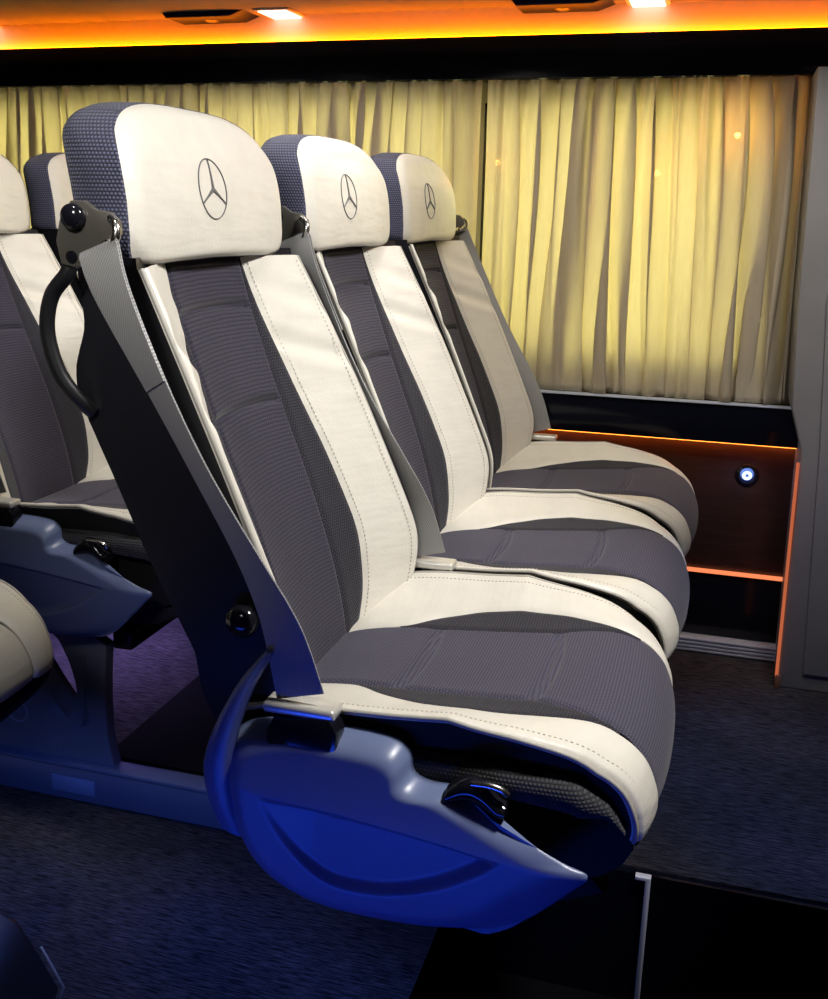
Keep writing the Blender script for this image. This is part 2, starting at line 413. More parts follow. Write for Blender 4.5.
# lower wall
sill = struct('trim_7', box('sill', (-2.6, 1.205, .480), (.556, 1.27, .566), PIANO, .004), label='gloss black sill below the curtains')
link('sill_bead', box('sill_bead', (-2.6, 1.200, .5655), (.55, 1.222, .5695), ALU, .001), sill)
struct('trim_8', box('under_sill_led', (-.45, 1.232, .4745), (.548, 1.244, .4795), emit('orange_led_low', (1, .24, .03), 9), 0), label='orange light strip under the sill')
struct('trim_9', box('side_panel', (-2.6, 1.247, .172), (.560, 1.27, .4795), WOOD, .001), label='dark brown side panel below the sill')
struct('trim_10', box('led_line', (-.1, 1.240, .163), (.556, 1.2465, .1715), emit('orange_red_led', (1, .25, .10), 1.15), .0), label='thin horizontal orange red light line on the side panel')
struct('trim_11', box('kick_panel', (-2.6, 1.247, .008), (.560, 1.27, .163), PIANO, .001), label='black kick panel near the floor')
alu = struct('trim_12', box('alu_base', (-1.6, 1.222, ZP), (.552, 1.247, .008), ALU, .002), label='ribbed aluminium profile along the foot of the side wall')
for k in range(4): link('rib', box('rib', (-1.6, 1.217, ZP+.004+k*.009), (.552, 1.2225, ZP+.009+k*.009), ALU, .001), alu)
struct('trim_13', prism('pillar_led', [(.5345, .474), (.5405, .474), (.5505, -.005), (.5445, -.005)], 1.086, 1.096, emit('orange_led_vertical', (1, .24, .10), .5), 0), label='vertical orange light line beside the grey pillar')
# pillar at the right
pil = struct('wall_pillar', prism('pillar', [(.486, 1.2365), (.500, .80), (.512, .59), (.541, .50), (.551, ZP), (1.0, ZP), (1.0, 1.2365)], 1.09, 1.262, GREYP, .006), label='grey pillar panel at the right edge')
link('pillar_panel', prism('pillar_panel', [(.565, 1.10), (.553, .80), (.575, .50), (.60, .01), (.99, .01), (.99, 1.12)], 1.082, 1.0895, GREYP, .004), pil)
link('pillar_foot', box('pillar_foot', (.545, 1.082, ZP), (.556, 1.092, ZP+.03), plain('brown_foot_bracket', (.22, .10, .06), .4), .001), pil)

# curtains
def curtain(name, xt0, xt1, xb0, xb1, seed, nf, label, grp):
    rnd = random.Random(seed)
    nx, nz = int(360*(xt1-xt0)/.68)+2, 44
    comps = [(nf*k*rnd.uniform(.75, 1.3), rnd.uniform(0, 6.28), .0085/(k**.9), rnd.uniform(-1.6, 1.6)) for k in (1, 1.37, 1.9, 2.7, 3.9)]
    big = [(rnd.uniform(.15, .5)*nf, rnd.uniform(0, 6.28)) for _ in range(3)]
    V = []
    zt, zb = 1.236, .571
    for side in (0, 1):
        for j in range(nz):
            t = j/(nz-1); z = zt+(zb-zt)*t
            for i in range(nx):
                u = i/(nx-1)
                w_ = u*(xt1-xt0)/.68
                uu_ = w_ + .012*math.sin(9*w_+seed+2.2*t)
                x = (xt0+(xt1-xt0)*u)*(1-t)+(xb0+(xb1-xb0)*u)*t
                y = 0
                for f, ph, am, dr in comps:
                    y += am*math.sin(2*PI*f*uu_+ph+dr*t*1.6+.35*math.sin(5*t+ph))
                fold = 1+.5*math.sin(2*PI*big[0][0]*uu_+big[0][1])
                y *= .6+.4*fold
                edge = math.exp(-t*9)
                y = y*(1-.35*edge)+edge*.004*math.sin(2*PI*nf*4.6*uu_+2*math.sin(11*uu_))
                eb = math.exp(-(1-t)*10); y = y*(1-.3*eb)+eb*.004*math.sin(2*PI*nf*4.2*uu_+2.5*math.sin(8*uu_))
                for f, ph, am, dr in comps[:2]:
                    x += (.0135 if f == comps[0][0] else .006)*fold*(1-.6*edge)*math.sin(2*(2*PI*f*uu_+ph+dr*t*1.6+.35*math.sin(5*t+ph)))*min(1, u*12, (1-u)*12)
                V.append((x, 1.222+max(-.024, min(.024, y*1.05))+side*.0012, z))
    F = grid_faces(nx, nz); n = nx*nz
    F += [tuple(q+n for q in f[::-1]) for f in grid_faces(nx, nz)]
    F += [(j*nx, (j+1)*nx, (j+1)*nx+n, j*nx+n) for j in range(nz-1)] + [(j*nx+nx-1, j*nx+nx-1+n, (j+1)*nx+nx-1+n, (j+1)*nx+nx-1) for j in range(nz-1)]
    F += [(i, i+n, i+1+n, i+1) for i in range(nx-1)] + [((nz-1)*nx+i, (nz-1)*nx+i+1, (nz-1)*nx+i+1+n, (nz-1)*nx+i+n) for i in range(nx-1)]
    o = link(name, mk_mesh(name, V, F, CURT, None, 0)); tag(o, label, 'curtain', grp)
    return o
curtain('curtain', -.177, .482, -.180, .505, 3, 9, 'right hand gathered beige curtain, fully visible up to the grey pillar', 'gathered window curtains')
curtain('curtain', -2.45, -.191, -2.45, -.194, 11, 9, 'left hand gathered beige curtain behind the headrests', 'gathered window curtains')

# outdoor warm lamps seen through the cloth
for (x, z, e) in ((.352, 1.128, 1.8), (.192, 1.050, 1.0), (-.165, 1.07, .4)):
    o = link('street_lamp', lathe('street_lamp', [(0, -.0065), (.0046, -.0046), (.0065, 0), (.0046, .0046), (0, .0065)], (0, 0, 0), (0, 0, 1), emit('warm_lamp', (1, .36, .05), 260*e)))
    o.location = (x, 1.290, z)
    tag(o, {.352: 'small warm lamp shining through the right part of the curtain', .192: 'faint warm lamp glimmer near the middle of the right curtain'}.get(x, 'faint warm lamp glimmer beside the gap between the curtains'), 'lamp', 'warm lamps behind the curtain')

# reading lights and air vents on the rack underside
for x, txt in ((-1.50, 'at the far left'), (-.685, 'left of the middle'), (.13, 'cut by the top edge')):
    L = empty('reading_light', (x+.02, 1.228, 1.386)); tag(L, 'small white rectangular reading light ' + txt, 'light', 'reading lights in the rack')
    link('bezel', box('bezel', (-.044, -.063, -.004), (.044, .073, .0), WHITEP, .001), L)
    link('diffuser', box('diffuser', (-.034, -.055, -.0065), (.034, .065, -.0038), emit('reading_led', (1, .95, .85), 2.5), .001), L)
    V_ = empty('air_vent', (x-.145, 1.228, 1.386)); tag(V_, 'dark glossy air vent panel beside the light ' + txt, 'vent', 'air vents in the rack')
    link('vent_plate', prism('vent_plate', [(-.11, -.0), (-.10, -.012), (.06, -.012), (.095, -.0)], -.055, .050, NAVYG, .002), V_)
    link('vent_lip', box('vent_lip', (-.10, .052, -.013), (.10, .064, -.0), LAV, .004), V_)
    link('nozzle', lathe('nozzle', [(0, -.014), (.010, -.015), (.016, -.012), (.018, -.010)], (-.01, 0, 0), (0, 0, 1), DMETAL), V_)

# round spotlight on the side panel
pt = (.446, 1.247, .402)
sp_ = empty('round_spotlight', pt); tag(sp_, 'round blue white spotlight set in the brown side panel', 'light')
link('bezel', lathe('bezel', [(.0105, .0), (.0105, .004), (.018, .006), (.0245, .003), (.026, .0)], (0, 0, 0), (0, -1, 0), GLOSSB), sp_)
link('lens', lathe('lens', [(0.0, .0045), (.008, .004), (.0105, .001), (.0105, 0)], (0, 0, 0), (0, -1, 0), emit('blue_white_led', (.42, .55, 1), 3.2)), sp_)
link('lens_centre', lathe('lens_centre', [(0.0, .0062), (.003, .006), (.004, .0045), (.004, .004)], (0, 0, 0), (0, -1, 0), GLOSSB), sp_)
pl = bpy.data.lights.new('spotlight_glow', 'POINT'); pl.energy = .05; pl.color = (.2, .35, 1); pl.shadow_soft_size = .008
po = bpy.data.objects.new('spotlight_glow', pl); col.objects.link(po); po.location = (pt[0], pt[1]-.016, pt[2])

# ------------------------------------------------------------------ seat surfaces (seat local: +x forward, y across, origin z = 0)
xc = smooth_tab([(.34, -.080), (.40, -.086), (.46, -.098), (.60, -.140), (.72, -.186), (.84, -.226), (.905, -.240)], it=120)
xe = smooth_tab([(.34, -.070), (.40, -.045), (.45, -.028), (.52, -.020), (.60, -.054), (.72, -.106), (.82, -.154), (.905, -.197)], it=120)
wb = smooth_tab([(.34, .150), (.39, .180), (.44, .206), (.50, .216), (.60, .216), (.72, .211), (.82, .203), (.905, .194)], it=80)
def bs(s, z):
    u = min(1.0, abs(s)/wb(z))
    g = (u/.98)**2.1 if u < .98 else 1-((u-.98)/.02)**2*.04
    x = xc(z)+(xe(z)-xc(z))*g
    return Vector((x, s, z))
def bn(s, z): return Vector((.90, 0, .43))
bi = lambda z: interp([(.34, .080), (.50, .086), (.72, .090), (.905, .091)], z)
bm = smooth_tab([(.34, .085), (.40, .102), (.46, .127), (.55, .138), (.66, .130), (.78, .112), (.86, .098), (.905, .0925)], it=60)
def bextra(s, z):
    h = .005*(1-(s/.09)**2)
    for z0 in (.725, .842):
        d_ = z-z0-.003*(1-(s/.09)**2)
        h -= .0085*math.exp(-(d_/.0045)**2)
        h -= .0035*math.exp(-((d_-.010)/.009)**2)*0
    return h
M = {}
M['insert'] = sheet('insert', bs, lambda z: -bi(z), bi, .36, .902, 60, 240, KNIT, bn, extra=bextra)
for nm, sg in (('near', -1), ('far', 1)):
    lo = (lambda z: bi(z)) if sg > 0 else (lambda z: -bm(z)); hi = bm if sg > 0 else (lambda z: -bi(z))
    M['mesh_'+nm] = sheet('mesh_strip', bs, lo, hi, .38, .900, 16, 120, MESH, bn, ge=(1, 1, 0, 0), groove=.0022)
    lo = bm if sg > 0 else (lambda z: -wb(z)); hi = wb if sg > 0 else (lambda z: -bm(z))
    M['lea_'+nm] = sheet('leather_bolster', bs, lo, hi, .36, .900, 30, 140, CREAM, bn, ge=(1, 1, 0, 0), groove=.003, puff=.0015, skirt=.003,
                         extra=lambda s, z: (.0036*math.sin(z*88+s*30)+.0016*math.sin(z*171+s*60))*max(0, 1-abs(z-.80)/.09))
    P = [bs(sg*wb(z)*.998, z)+Vector((-.001, sg*.0015, -.001)) for z in [.37+.53*k/80 for k in range(81)]]
    M['pipe_'+nm] = tube('piping', P, .0025, PIPE)
def stitches(name, P, N, off):
    b = bmesh.new()
    for k in range(0, len(P)-1, 2):
        a, c = Vector(P[k])+N*off, Vector(P[k+1])+N*off
        d_ = (c-a); L = d_.length; q = d_.to_track_quat('X', 'Z')
        r = bmesh.ops.create_cube(b, size=1)
        for vv in r['verts']:
            vv.co = q @ Vector((vv.co.x*L*.9, vv.co.y*.0011, vv.co.z*.0009)) + (a+c)/2
    me = bpy.data.meshes.new(name); b.to_mesh(me); b.free(); me.materials.append(THREAD); return me
P = [bs(bm(z)+.006, z) for z in [.42+.475*k/170 for k in range(171)]]
M['st_far'] = stitches('stitching', P, Vector((.9, 0, .43)), .0018)
P = [bs(wb(z)*.93, z) for z in [.42+.475*k/170 for k in range(171)]]
M['st_far2'] = stitches('stitching', P, Vector((.9, 0, .43)), .0040)

rear_e = smooth_tab([(.34, -.135), (.45, -.150), (.50, -.152), (.60, -.202), (.69, -.243), (.77, -.282), (.80, -.284), (.84, -.272), (.87, -.276), (.905, -.282)], it=8)
def shell_loop(z):
    L = []
    wz = wb(z)-.001; n = 26
    for k in range(n+1):
        s = -wz+2*wz*k/n; p = bs(s, z); L.append(Vector((p.x-.007, s, z-.003)))
    re = rear_e(z)
    for k in range(n+1):
        u = 1-2*k/n; r_ = abs(u)**3
        xr = (xc(z)-.062)*(1-r_)+re*r_ if (xc(z)-.062) < re else re-.012*(1-r_)
        L.append(Vector((xr, u*(wz-.003-.010*abs(u)**8), z-.003)))
    return L
M['shell'] = loops_mesh('back_shell', [shell_loop(.35+.562*k/60) for k in range(61)], SHELL, sharp=50)

# headrest
HZ0, HZ1 = .897, 1.066
def head_outline(t):
    """unit outline, t in 0..1 -> (s,z)"""
    a = 2*PI*t - PI/2
    c, s_ = math.cos(a), math.sin(a)
    cx, cz = 0, .965
    if s_ >= 0:
        e = 2/3.4; return (math.copysign(abs(c)**e, c)*.188, cz+abs(s_)**e*(HZ1-cz))
    e = 2/9.0
    w_ = .188
    zz = cz-abs(s_)**e*(cz-HZ0); ss = math.copysign(abs(c)**e, c)*(.188)
    zz += .006*(1-(ss/.188)**2)*(abs(s_)**e)
    return ss, zz
def head_front(s, z):
    x = -.210-.10*(z-.9)
    if z > 1.0: x -= 3.6*(z-1.0)**2
    x += .003*(1-(s/.2)**2)+.008*max(0, 1-((z-.965)/.068)**2)
    return x
HN = 128
ol = [head_outline(k/HN) for k in range(HN)]
V = []; UV = []
rings = [.02]+[k/22 for k in range(1, 23)]
for r_ in rings:
    for (s, z) in ol:
        S_, Z_ = s*r_, .965+(z-.965)*r_
        drop = .010*max(0, (r_-.86)/.14)**2.2
        V.append(Vector((head_front(S_, Z_)-drop, S_, Z_))); UV.append((S_, Z_))
front_edge = V[-HN:]
F = grid_faces(HN, len(rings), 0, True)+[tuple(range(HN))]
b0 = len(V)
for p in front_edge: V.append(p+Vector((-.012, -p.y*.04, 0))); UV.append((p.y, p.z))
F += [(b0-HN+i, b0-HN+(i+1) % HN, b0+(i+1) % HN, b0+i) for i in range(HN)]
M['head_front'] = fix_normals(mk_mesh('leather_face', V, F, CREAM, UV, 60))
loops = []
for k, (dx, sc) in enumerate([(-.002, .985), (-.001, 1.0), (.004, 1.010), (.014, 1.025), (.030, 1.035), (.046, 1.025), (.058, .99), (.066, .93), (.068, .80), (.069, .4)]):
    # band goes backwards from the front edge
    loops.append([Vector((p.x-dx*(1 if p.z < 1.03 else 1-.12*(p.z-1.03)/.03), p.y*sc, .965+(p.z-.965)*(sc if sc < 1 else 1+(sc-1)*.4))) for p in front_edge])
n = HN; V = [p for l in loops for p in l]; F = grid_faces(n, len(loops), 0, True)+[tuple(range(n)), tuple(range((len(loops)-1)*n, len(loops)*n))]
UV = []
for l, (dx, sc) in zip(loops, [(-.002, 0), (-.001, 0), (.004, 0), (.014, 0), (.030, 0), (.046, 0), (.058, 0), (.066, 0), (.068, 0), (.069, 0)]):
    acc = 0
    for i, p in enumerate(l):
        if i: acc += (front_edge[i]-front_edge[i-1]).length
        UV.append((p.x, p.z if abs(p.y) > .15 else acc))
M['head_band'] = fix_normals(mk_mesh('fabric_side_band', V, F, NAVY, UV, 50))
P = [p+Vector((-.001, p.y*.008, (p.z-.965)*.01)) for p in front_edge]
M['head_pipe'] = tube('piping', P, .0026, PIPE, 6, True)
# emblem : ring with three pointed star, embroidered on the face
def on_head(s, z, off): return Vector((head_front(s, z)+off, s, z))
EZ, ER = .979, .0325
ringP = [on_head(-.020+ER*.98*math.cos(2*PI*k/64), EZ+ER*math.sin(2*PI*k/64), .0006) for k in range(64)]
M['emb_ring'] = tube('emblem_ring', ringP, .0008, EMBR, 6, True)
V = []; F = []
for q in range(3):
    a = PI/2+q*2*PI/3; ca, sa = math.cos(a), math.sin(a)
    pts = [(ER*.97*ca, ER*.97*sa)]
    for da in (.45, -.45):
        pass
    for side in (1, -1):
        b1 = a+side*PI/3; pts.append((.0042*math.cos(b1), .0042*math.sin(b1)))
    sub = []
    for t_ in [k/8 for k in range(9)]:
        cx_, cz_ = pts[0][0]*(1-t_), pts[0][1]*(1-t_)
        wd = .0005+.0017*t_**2
        for sd in (1, -1):
            sub.append((cx_-sa*wd*sd, cz_+ca*wd*sd))
    base = len(V)
    for off in (.0016, -.001):
        for (a_, c_) in sub: V.append(on_head(a_-.020, EZ+c_, off))
    for k in range(8):
        i = base+2*k; F.append((i, i+1, i+3, i+2)); j = i+18; F.append((j, j+2, j+3, j+1))
        F.append((i, i+2, j+2, j)); F.append((i+1, j+1, j+3, i+3))
    F.append((base, base+18, base+19, base+1))
M['emb_star'] = fix_normals(mk_mesh('emblem_star', V, F, EMBR, None, 30))

# cushion
CP = [(-.10, .405), (-.06, .420), (0, .430), (.08, .435), (.16, .442), (.22, .450), (.27, .452), (.305, .443), (.330, .424), (.344, .398), (.348, .378), (.346, .366)]
cpts = catmull([(x, 0, z) for x, z in CP], 12)
cl = [0]
for a_, b_ in zip(cpts, cpts[1:]): cl.append(cl[-1]+(b_-a_).length)
QL = cl[-1]
def cprof(q):
    q = max(0, min(QL, q)); lo, hi = 0, len(cl)-1
    while hi-lo > 1:
        m_ = (lo+hi)//2
        if cl[m_] <= q: lo = m_
        else: hi = m_
    t_ = (q-cl[lo])/(cl[hi]-cl[lo]+1e-9); return cpts[lo].lerp(cpts[hi], t_)
def ctan(q): return (cprof(q+.004)-cprof(q-.004)).normalized()
QX = lambda x: next(cl[i] for i in range(len(cl)) if cpts[i].x >= x)
hwq = smooth_tab([(0, .205), (.06, .215), (.12, .219), (QX(.18), .218), (QX(.25), .213), (QX(.31), .201), (QX(.335), .195), (QL, .190)], it=60)
def cs(s, q):
    u = min(1, abs(s)/.22); P = cprof(q); T = ctan(q); N = Vector((-T.z, 0, T.x))
    y = s*hwq(q)/.22
    fade = max(0, min(1, (QX(.30)-q)/.16))
    rise = (.034*fade+.004)*u**2.8
    if u > .97: rise -= .003*((u-.97)/.03)**2
    x = P.x if P.x < .08 else .08+(P.x-.08)*(1-.085*u**3.4)
    z = P.z-.010*(1-fade)*u**2.5
    return Vector((x, y, z))+N*rise
def cn(s, q):
    T = ctan(q); return Vector((-T.z, 0, T.x))
ci = lambda q: interp([(0, .088), (QX(0), .090), (QX(.2), .100), (QX(.27), .125), (QX(.33), .145), (QL, .155)], q)
cm = smooth_tab([(0, .088), (QX(0.0), .094), (QX(.03), .118), (QX(.08), .142), (QX(.14), .150), (QX(.20), .149), (QX(.25), .141), (QX(.28), .138), (QX(.33), .147), (QL, .157)], it=25)
def cmx(q): return max(cm(q), ci(q)+.0012)
def cextra(s, q):
    h = .003*(1-(s/.12)**2)
    for q0 in (QX(.035), QX(.195)):
        c0 = q0 + .012*(1-(s/.11)**2)
        for dd in (-.0045, .0045): h -= .0040*math.exp(-((q-c0-dd)/.0024)**2)
        h -= .0025*math.exp(-((q-c0)/.010)**2)
    return h
M['c_insert'] = sheet('insert', cs, lambda q: -ci(q), ci, .01, QL, 60, 230, KNITC, cn, extra=cextra, ge=(1, 1, 0, 0))
for nm, sg in (('near', -1), ('far', 1)):
    q0, q1 = QX(.0)-.01, QX(.30)
    lo = ci if sg > 0 else (lambda q: -cmx(q)); hi = cmx if sg > 0 else (lambda q: -ci(q))
    M['c_mesh_'+nm] = sheet('mesh_strip', cs, lo, hi, q0, q1, 16, 90, MESH, cn, ge=(1, 1, 0, 0), groove=.002)
    lo = cmx if sg > 0 else (lambda q: -.22); hi = (lambda q: .22) if sg > 0 else (lambda q: -cmx(q))
    M['c_lea_'+nm] = sheet('leather_bolster', cs, lo, hi, .02, QL, 26, 150, CREAM, cn, ge=(1, 1, 0, 0), groove=.0025, puff=.002, skirt=.003)
    P = [cs(sg*.22, .02+(QL-.02)*k/110)+Vector((0, sg*.0015, 0))-cn(0, .02+(QL-.02)*k/110)*.001 for k in range(111)]
    M['c_pipe_'+nm] = tube('piping', P, .0025, PIPE)
    P = [cs(sg*.203, .05+(QL-.09)*k/150) for k in range(151)]
    M['c_st_'+nm] = stitches('stitching', P, Vector((0, 0, 1)), .0022)
def cushion_loop(s):
    L = []; n = 44
    for k in range(n+1):
        q = QL*k/n; p = cs(s, q)-cn(s, q)*.007; L.append(p)
    y = L[0].y
    yb = s*.195/.22
    for (x, z) in ((.344, .350), (.334, .330), (.316, .314), (.29, .303), (.24, .297), (.12, .297), (0, .300), (-.06, .315), (-.09, .35)):
        u = abs(s)/.22
        L.append(Vector((x-(.02*u**3 if x > .2 else 0), yb, z)))
    return L
M['c_core'] = loops_mesh('cushion_base', [cushion_loop(-.2185+.437*k/32) for k in range(33)], DARK, sharp=60)
def side_band(sg):
    loops = []
    for k in range(41):
        t_ = k/40; x = -.04+.355*t_
        zt = interp([(-.04, .425), (.10, .428), (.19, .430), (.26, .424), (.30, .408), (.315, .385)], x)
        yy = interp([(-.04, .212), (.2, .217), (.27, .214), (.315, .192)], x)
        h_ = .016*min(1, t_*12+.2)*min(1, (1-t_)*6+.25); L = []
        for m_ in range(10):
            a_ = -PI/2+PI*m_/9
            L.append(Vector((x, sg*(yy+.010*math.cos(a_)), zt-.016+h_*math.sin(a_))))
        L += [Vector((x, sg*(yy-.012), zt-.016+h_)), Vector((x, sg*(yy-.012), zt-.016-h_))]
        loops.append(L)
    me = loops_mesh('side_band', loops, SMESH, sharp=60); return me
M['c_side_near'] = side_band(-1); M['c_side_far'] = side_band(1)
for key in ('c_insert', 'c_mesh_near', 'c_mesh_far'):
    M[key+'_cream'] = M[key].copy(); M[key+'_cream'].materials[0] = CREAM
# seat pan
M['pan'] = prism('seat_pan', [(-.11, .295), (-.10, .262), (.10, .250), (.25, .262), (.30, .285), (.285, .302), (0, .302), (-.08, .318)], -.185, .185, DARK, .006)
M['hinge'] = prism('recline_plate', [(-.14, .30), (.02, .30), (.03, .40), (-.06, .55), (-.10, .56), (-.13, .45)], -.204, -.196, DMETAL, .002)

# belt, bracket, handle (near side). sg=-1 near side, +1 wall side
def belt_parts(sg, dy=0):
    D = {}
    Y = lambda y: sg*(y-dy)
    pth = catmull([(-.220, Y(.234), .922), (-.204, Y(.240), .880), (-.165, Y(.240), .80), (-.118, Y(.239), .71), (-.066, Y(.238), .62), (-.034, Y(.238), .555), (-.014, Y(.239), .485)], 10)
    n = len(pth); W = []
    for i in range(n):
        t_ = i/(n-1)
        a_ = (pth[min(n-1, i+1)]-pth[max(0, i-1)]).normalized()
        perp = Vector((a_.z, 0, -a_.x))
        if perp.x < 0: perp = -perp
        tw = .9*math.sin(PI*t_)**2*(-1 if sg < 0 else 1)
        W.append(perp+Vector((0, tw*.9, 0)))
    W[0] = W[1] = Vector((.6, 0, .8)).lerp(W[2].normalized(), .3)
    D['belt'] = ribbon('seat_belt', pth, W, lambda t_: .047+.006*max(0, t_-.8)*5, .0016, BELT)
    pp = pth[1:22]; 
    D['belt_sewn'] = ribbon('sewn_fold', [p+Vector((0, Y(.0018), 0)) for p in pp], W[1:22], .045, .0016, BELT)
    pts = [(-.274, .925), (-.266, .952), (-.254, .963), (-.238, .963), (-.226, .955), (-.211, .953), (-.202, .945), (-.201, .933), (-.209, .926), (-.218, .927), (-.240, .902), (-.252, .899), (-.270, .903)]
    D['bracket'] = prism('belt_bracket', pts, min(Y(.218), Y(.224)), max(Y(.218), Y(.224)), DMETAL, .002)
    D['hook'] = tube('bracket_hook', catmull([(-.218, Y(.227), .922), (-.207, Y(.232), .922), (-.200, Y(.233), .931), (-.202, Y(.230), .942), (-.211, Y(.224), .947)], 6), .0042, CHROME, 10)
    D['knob'] = lathe('knob', [(.0118, 0), (.0126, .003), (.0120, .007), (.009, .0105), (.004, .012), (0, .0123)], (-.250, Y(.224), .948), (0, sg, 0), GLOSSB)
    D['screw'] = lathe('screw', [(.006, 0), (.006, .002), (.003, .003), (0, .003)], (-.256, Y(.224), .910), (0, sg, 0), GLOSSB, 16)
    D['handle'] = tube('grab_handle', catmull([(-.262, Y(.206), .925), (-.270, Y(.212), .895), (-.290, Y(.214), .870), (-.298, Y(.214), .835), (-.290, Y(.212), .795), (-.275, Y(.206), .768), (-.262, Y(.196), .750)], 8), .0078, HANDLE, 12)
    # buckle at cushion corner
    D['anchor'] = prism('belt_anchor', [(-.045, .395), (-.048, .445), (-.040, .462), (.022, .470), (.030, .455), (.026, .400)], min(Y(.225), Y(.252)), max(Y(.225), Y(.252)), GLOSSB, .004)
    D['plate'] = box('anchor_plate', (-.052, min(Y(.221), Y(.250)), .466), (.026, max(Y(.221), Y(.250)), .478), plain('satin_chrome', (.80, .78, .72), .30, .5, 60, .02), .004, 3)
    return D
BN, BF, BM = belt_parts(-1), belt_parts(1), belt_parts(-1, .011)
M['pivot'] = lathe('pivot_cap', [(.018, -.004), (.018, .006), (.014, .012), (.007, .016), (0, .017)], (-.085, -.219, .550), (0, -1, 0), GLOSSB)

# side cover, polar dome with an eye shaped recess
COUT = [(-.100, .372), (-.092, .325), (-.070, .285), (-.035, .260), (.010, .246), (.075, .243), (.150, .249), (.205, .268), (.245, .304), (.272, .332), (.286, .350),
        (.262, .359), (.225, .375), (.180, .396), (.150, .407), (.120, .408), (.104, .416), (.099, .434), (.084, .446), (.050, .450), (.0, .450), (-.04, .448), (-.075, .440), (-.095, .425), (-.102, .40)]
def dome_cover():
    C0 = Vector((.03, 0, .355)); out = catmull([(x, 0, z) for x, z in COUT], 8, True); n = len(out)
    def eye(x, z):
        # leaf between ridge line and lower arc
        if x < -.055 or x > .200: return 0, 0
        t_ = (x+.055)/.255
        top = .376-.024*t_ + .003*math.sin(PI*t_); bot = top-(.083*(1-((t_-.36)/.64)**2) if t_ > .36 else .083*(1-((.36-t_)/.36)**2*.95))
        return (z-bot), (top-z)
    rs = [0.0]+[k/40 for k in range(1, 41)]
    V = []
    for r_ in rs:
        for p in out:
            q = C0.lerp(p, max(r_, .004)); e = 1-r_
            y = -.262 + .030*(1-min(1, e/.22))**2.4*(1-.75*max(0, min(1, (q.x-.15)/.09)))
            a_, b_ = eye(q.x, q.z)
            m_ = min(a_, b_)
            if m_ > 0: y += .0075*min(1, a_/.009)*(1 if b_ > .005 else b_/.005)*min(1, (q.x+.055)/.06)
            # shoulder above the ridge leans inwards
            y += .13*max(0, q.z-(.378-.1*(q.x+.05)))
            V.append(Vector((q.x, y, q.z)))
    F = grid_faces(n, len(rs), 0, True)
    b_ = len(V)
    for p in out: V.append(Vector((p.x, -.220-.031*max(0, min(1, (p.x-.13)/.06)), p.z)))
    F += [(b_-n+i, b_-n+(i+1) % n, b_+(i+1) % n, b_+i) for i in range(n)]
    F.append(tuple(range(b_, b_+n)))
    F.append(tuple(range(n))[::-1])
    return fix_normals(mk_mesh('side_cover', V, F, COVER, None, 70))
M['cover'] = dome_cover()
# upswept rim behind the cover
rim = catmull([(-.046, -.236, .530), (-.070, -.244, .492), (-.092, -.249, .440), (-.102, -.250, .395), (-.100, -.248, .355), (-.090, -.244, .32)], 8)
loops = []
for i, (p, t_, n_, b_) in enumerate(frames(rim)):
    f = i/(len(rim)-1); w_ = .004+.016*min(1, f*1.6); loops.append([p+Vector((w_*math.cos(a)*.9, .010*math.sin(a), -w_*.3*math.cos(a))) for a in [2*PI*k/12 for k in range(12)]])
M['rim'] = loops_mesh('cover_rim', loops, COVER, sharp=60)
loops = []
for k in range(22):
    t_ = k/21; x = .142+.060*t_; z = .404+.014*math.sin(PI*min(1, t_*1.15))-.006*t_; r_ = .005+.011*math.sin(PI*min(1, .15+t_*.75))
    loops.append([Vector((x, -.240+.012*math.cos(a), z+r_*math.sin(a)*.9)) for a in [2*PI*q/14 for q in range(14)]])
M['lever'] = loops_mesh('recline_lever', loops, GLOSSB, sharp=60)
M['lever_tip'] = tube('lever_tip', catmull([(.168, -.246, .4245), (.184, -.247, .4260), (.197, -.246, .423), (.2030, -.244, .417)], 6), .0038, CHROME, 8)

# pedestal (seen under the rear row)
def pedestal_mesh():
    import bmesh
    y0, y1 = -.20, -.178
    outer = [(-.11, -.03), (.200, -.03), (.186, .02), (.186, .10), (.192, .20), (.205, .248), (.06, .248), (-.02, .248), (-.09, .20), (-.12, .10), (-.125, .0)]
    outer = [(x, z) for x, z in outer]
    hole = [(.062, .222), (.088, .205), (.105, .165), (.114, .135), (.117, .108), (.111, .100), (.098, .118), (.080, .145), (.064, .175), (.055, .205)]
    hh = [(p.x, p.z) for p in catmull([(x, 0, z) for x, z in hole], 4, True)]
    C0 = (.092, .158); n = len(hh)
    oo = []
    import math as mm
    # ray cast outline from hole centre for matching topology
    for (hx, hz) in hh:
        dx, dz = hx-C0[0], hz-C0[1]; best = None
        for (a, b) in zip(outer, outer[1:]+outer[:1]):
            ex, ez = b[0]-a[0], b[1]-a[1]; det = dx*(-ez)+dz*ex
            if abs(det) < 1e-12: continue
            rx, rz = a[0]-C0[0], a[1]-C0[1]
            t_ = (rx*(-ez)+rz*ex)/det; u_ = (dx*rz-dz*rx)/det
            if t_ > 0 and -1e-6 <= u_ <= 1+1e-6 and (best is None or t_ < best): best = t_
        oo.append((C0[0]+dx*best, C0[1]+dz*best))
    rings_ = []
    for (f, y) in ((1, y1), (1, y0+.006), (.985, y0), (.55, y0), (.42, y0+.001), (.36, y0+.010), (.12, y0+.010), (.02, y0+.012), (0, y0+.018), (0, y1)):
        rings_.append([Vector((hx+(ox-hx)*f, y, hz+(oz-hz)*f)) for (hx, hz), (ox, oz) in zip(hh, oo)])
    return loops_mesh('pedestal', rings_, PED, cap0=False, cap1=False, sharp=40, closed=True)
PEDM = pedestal_mesh()

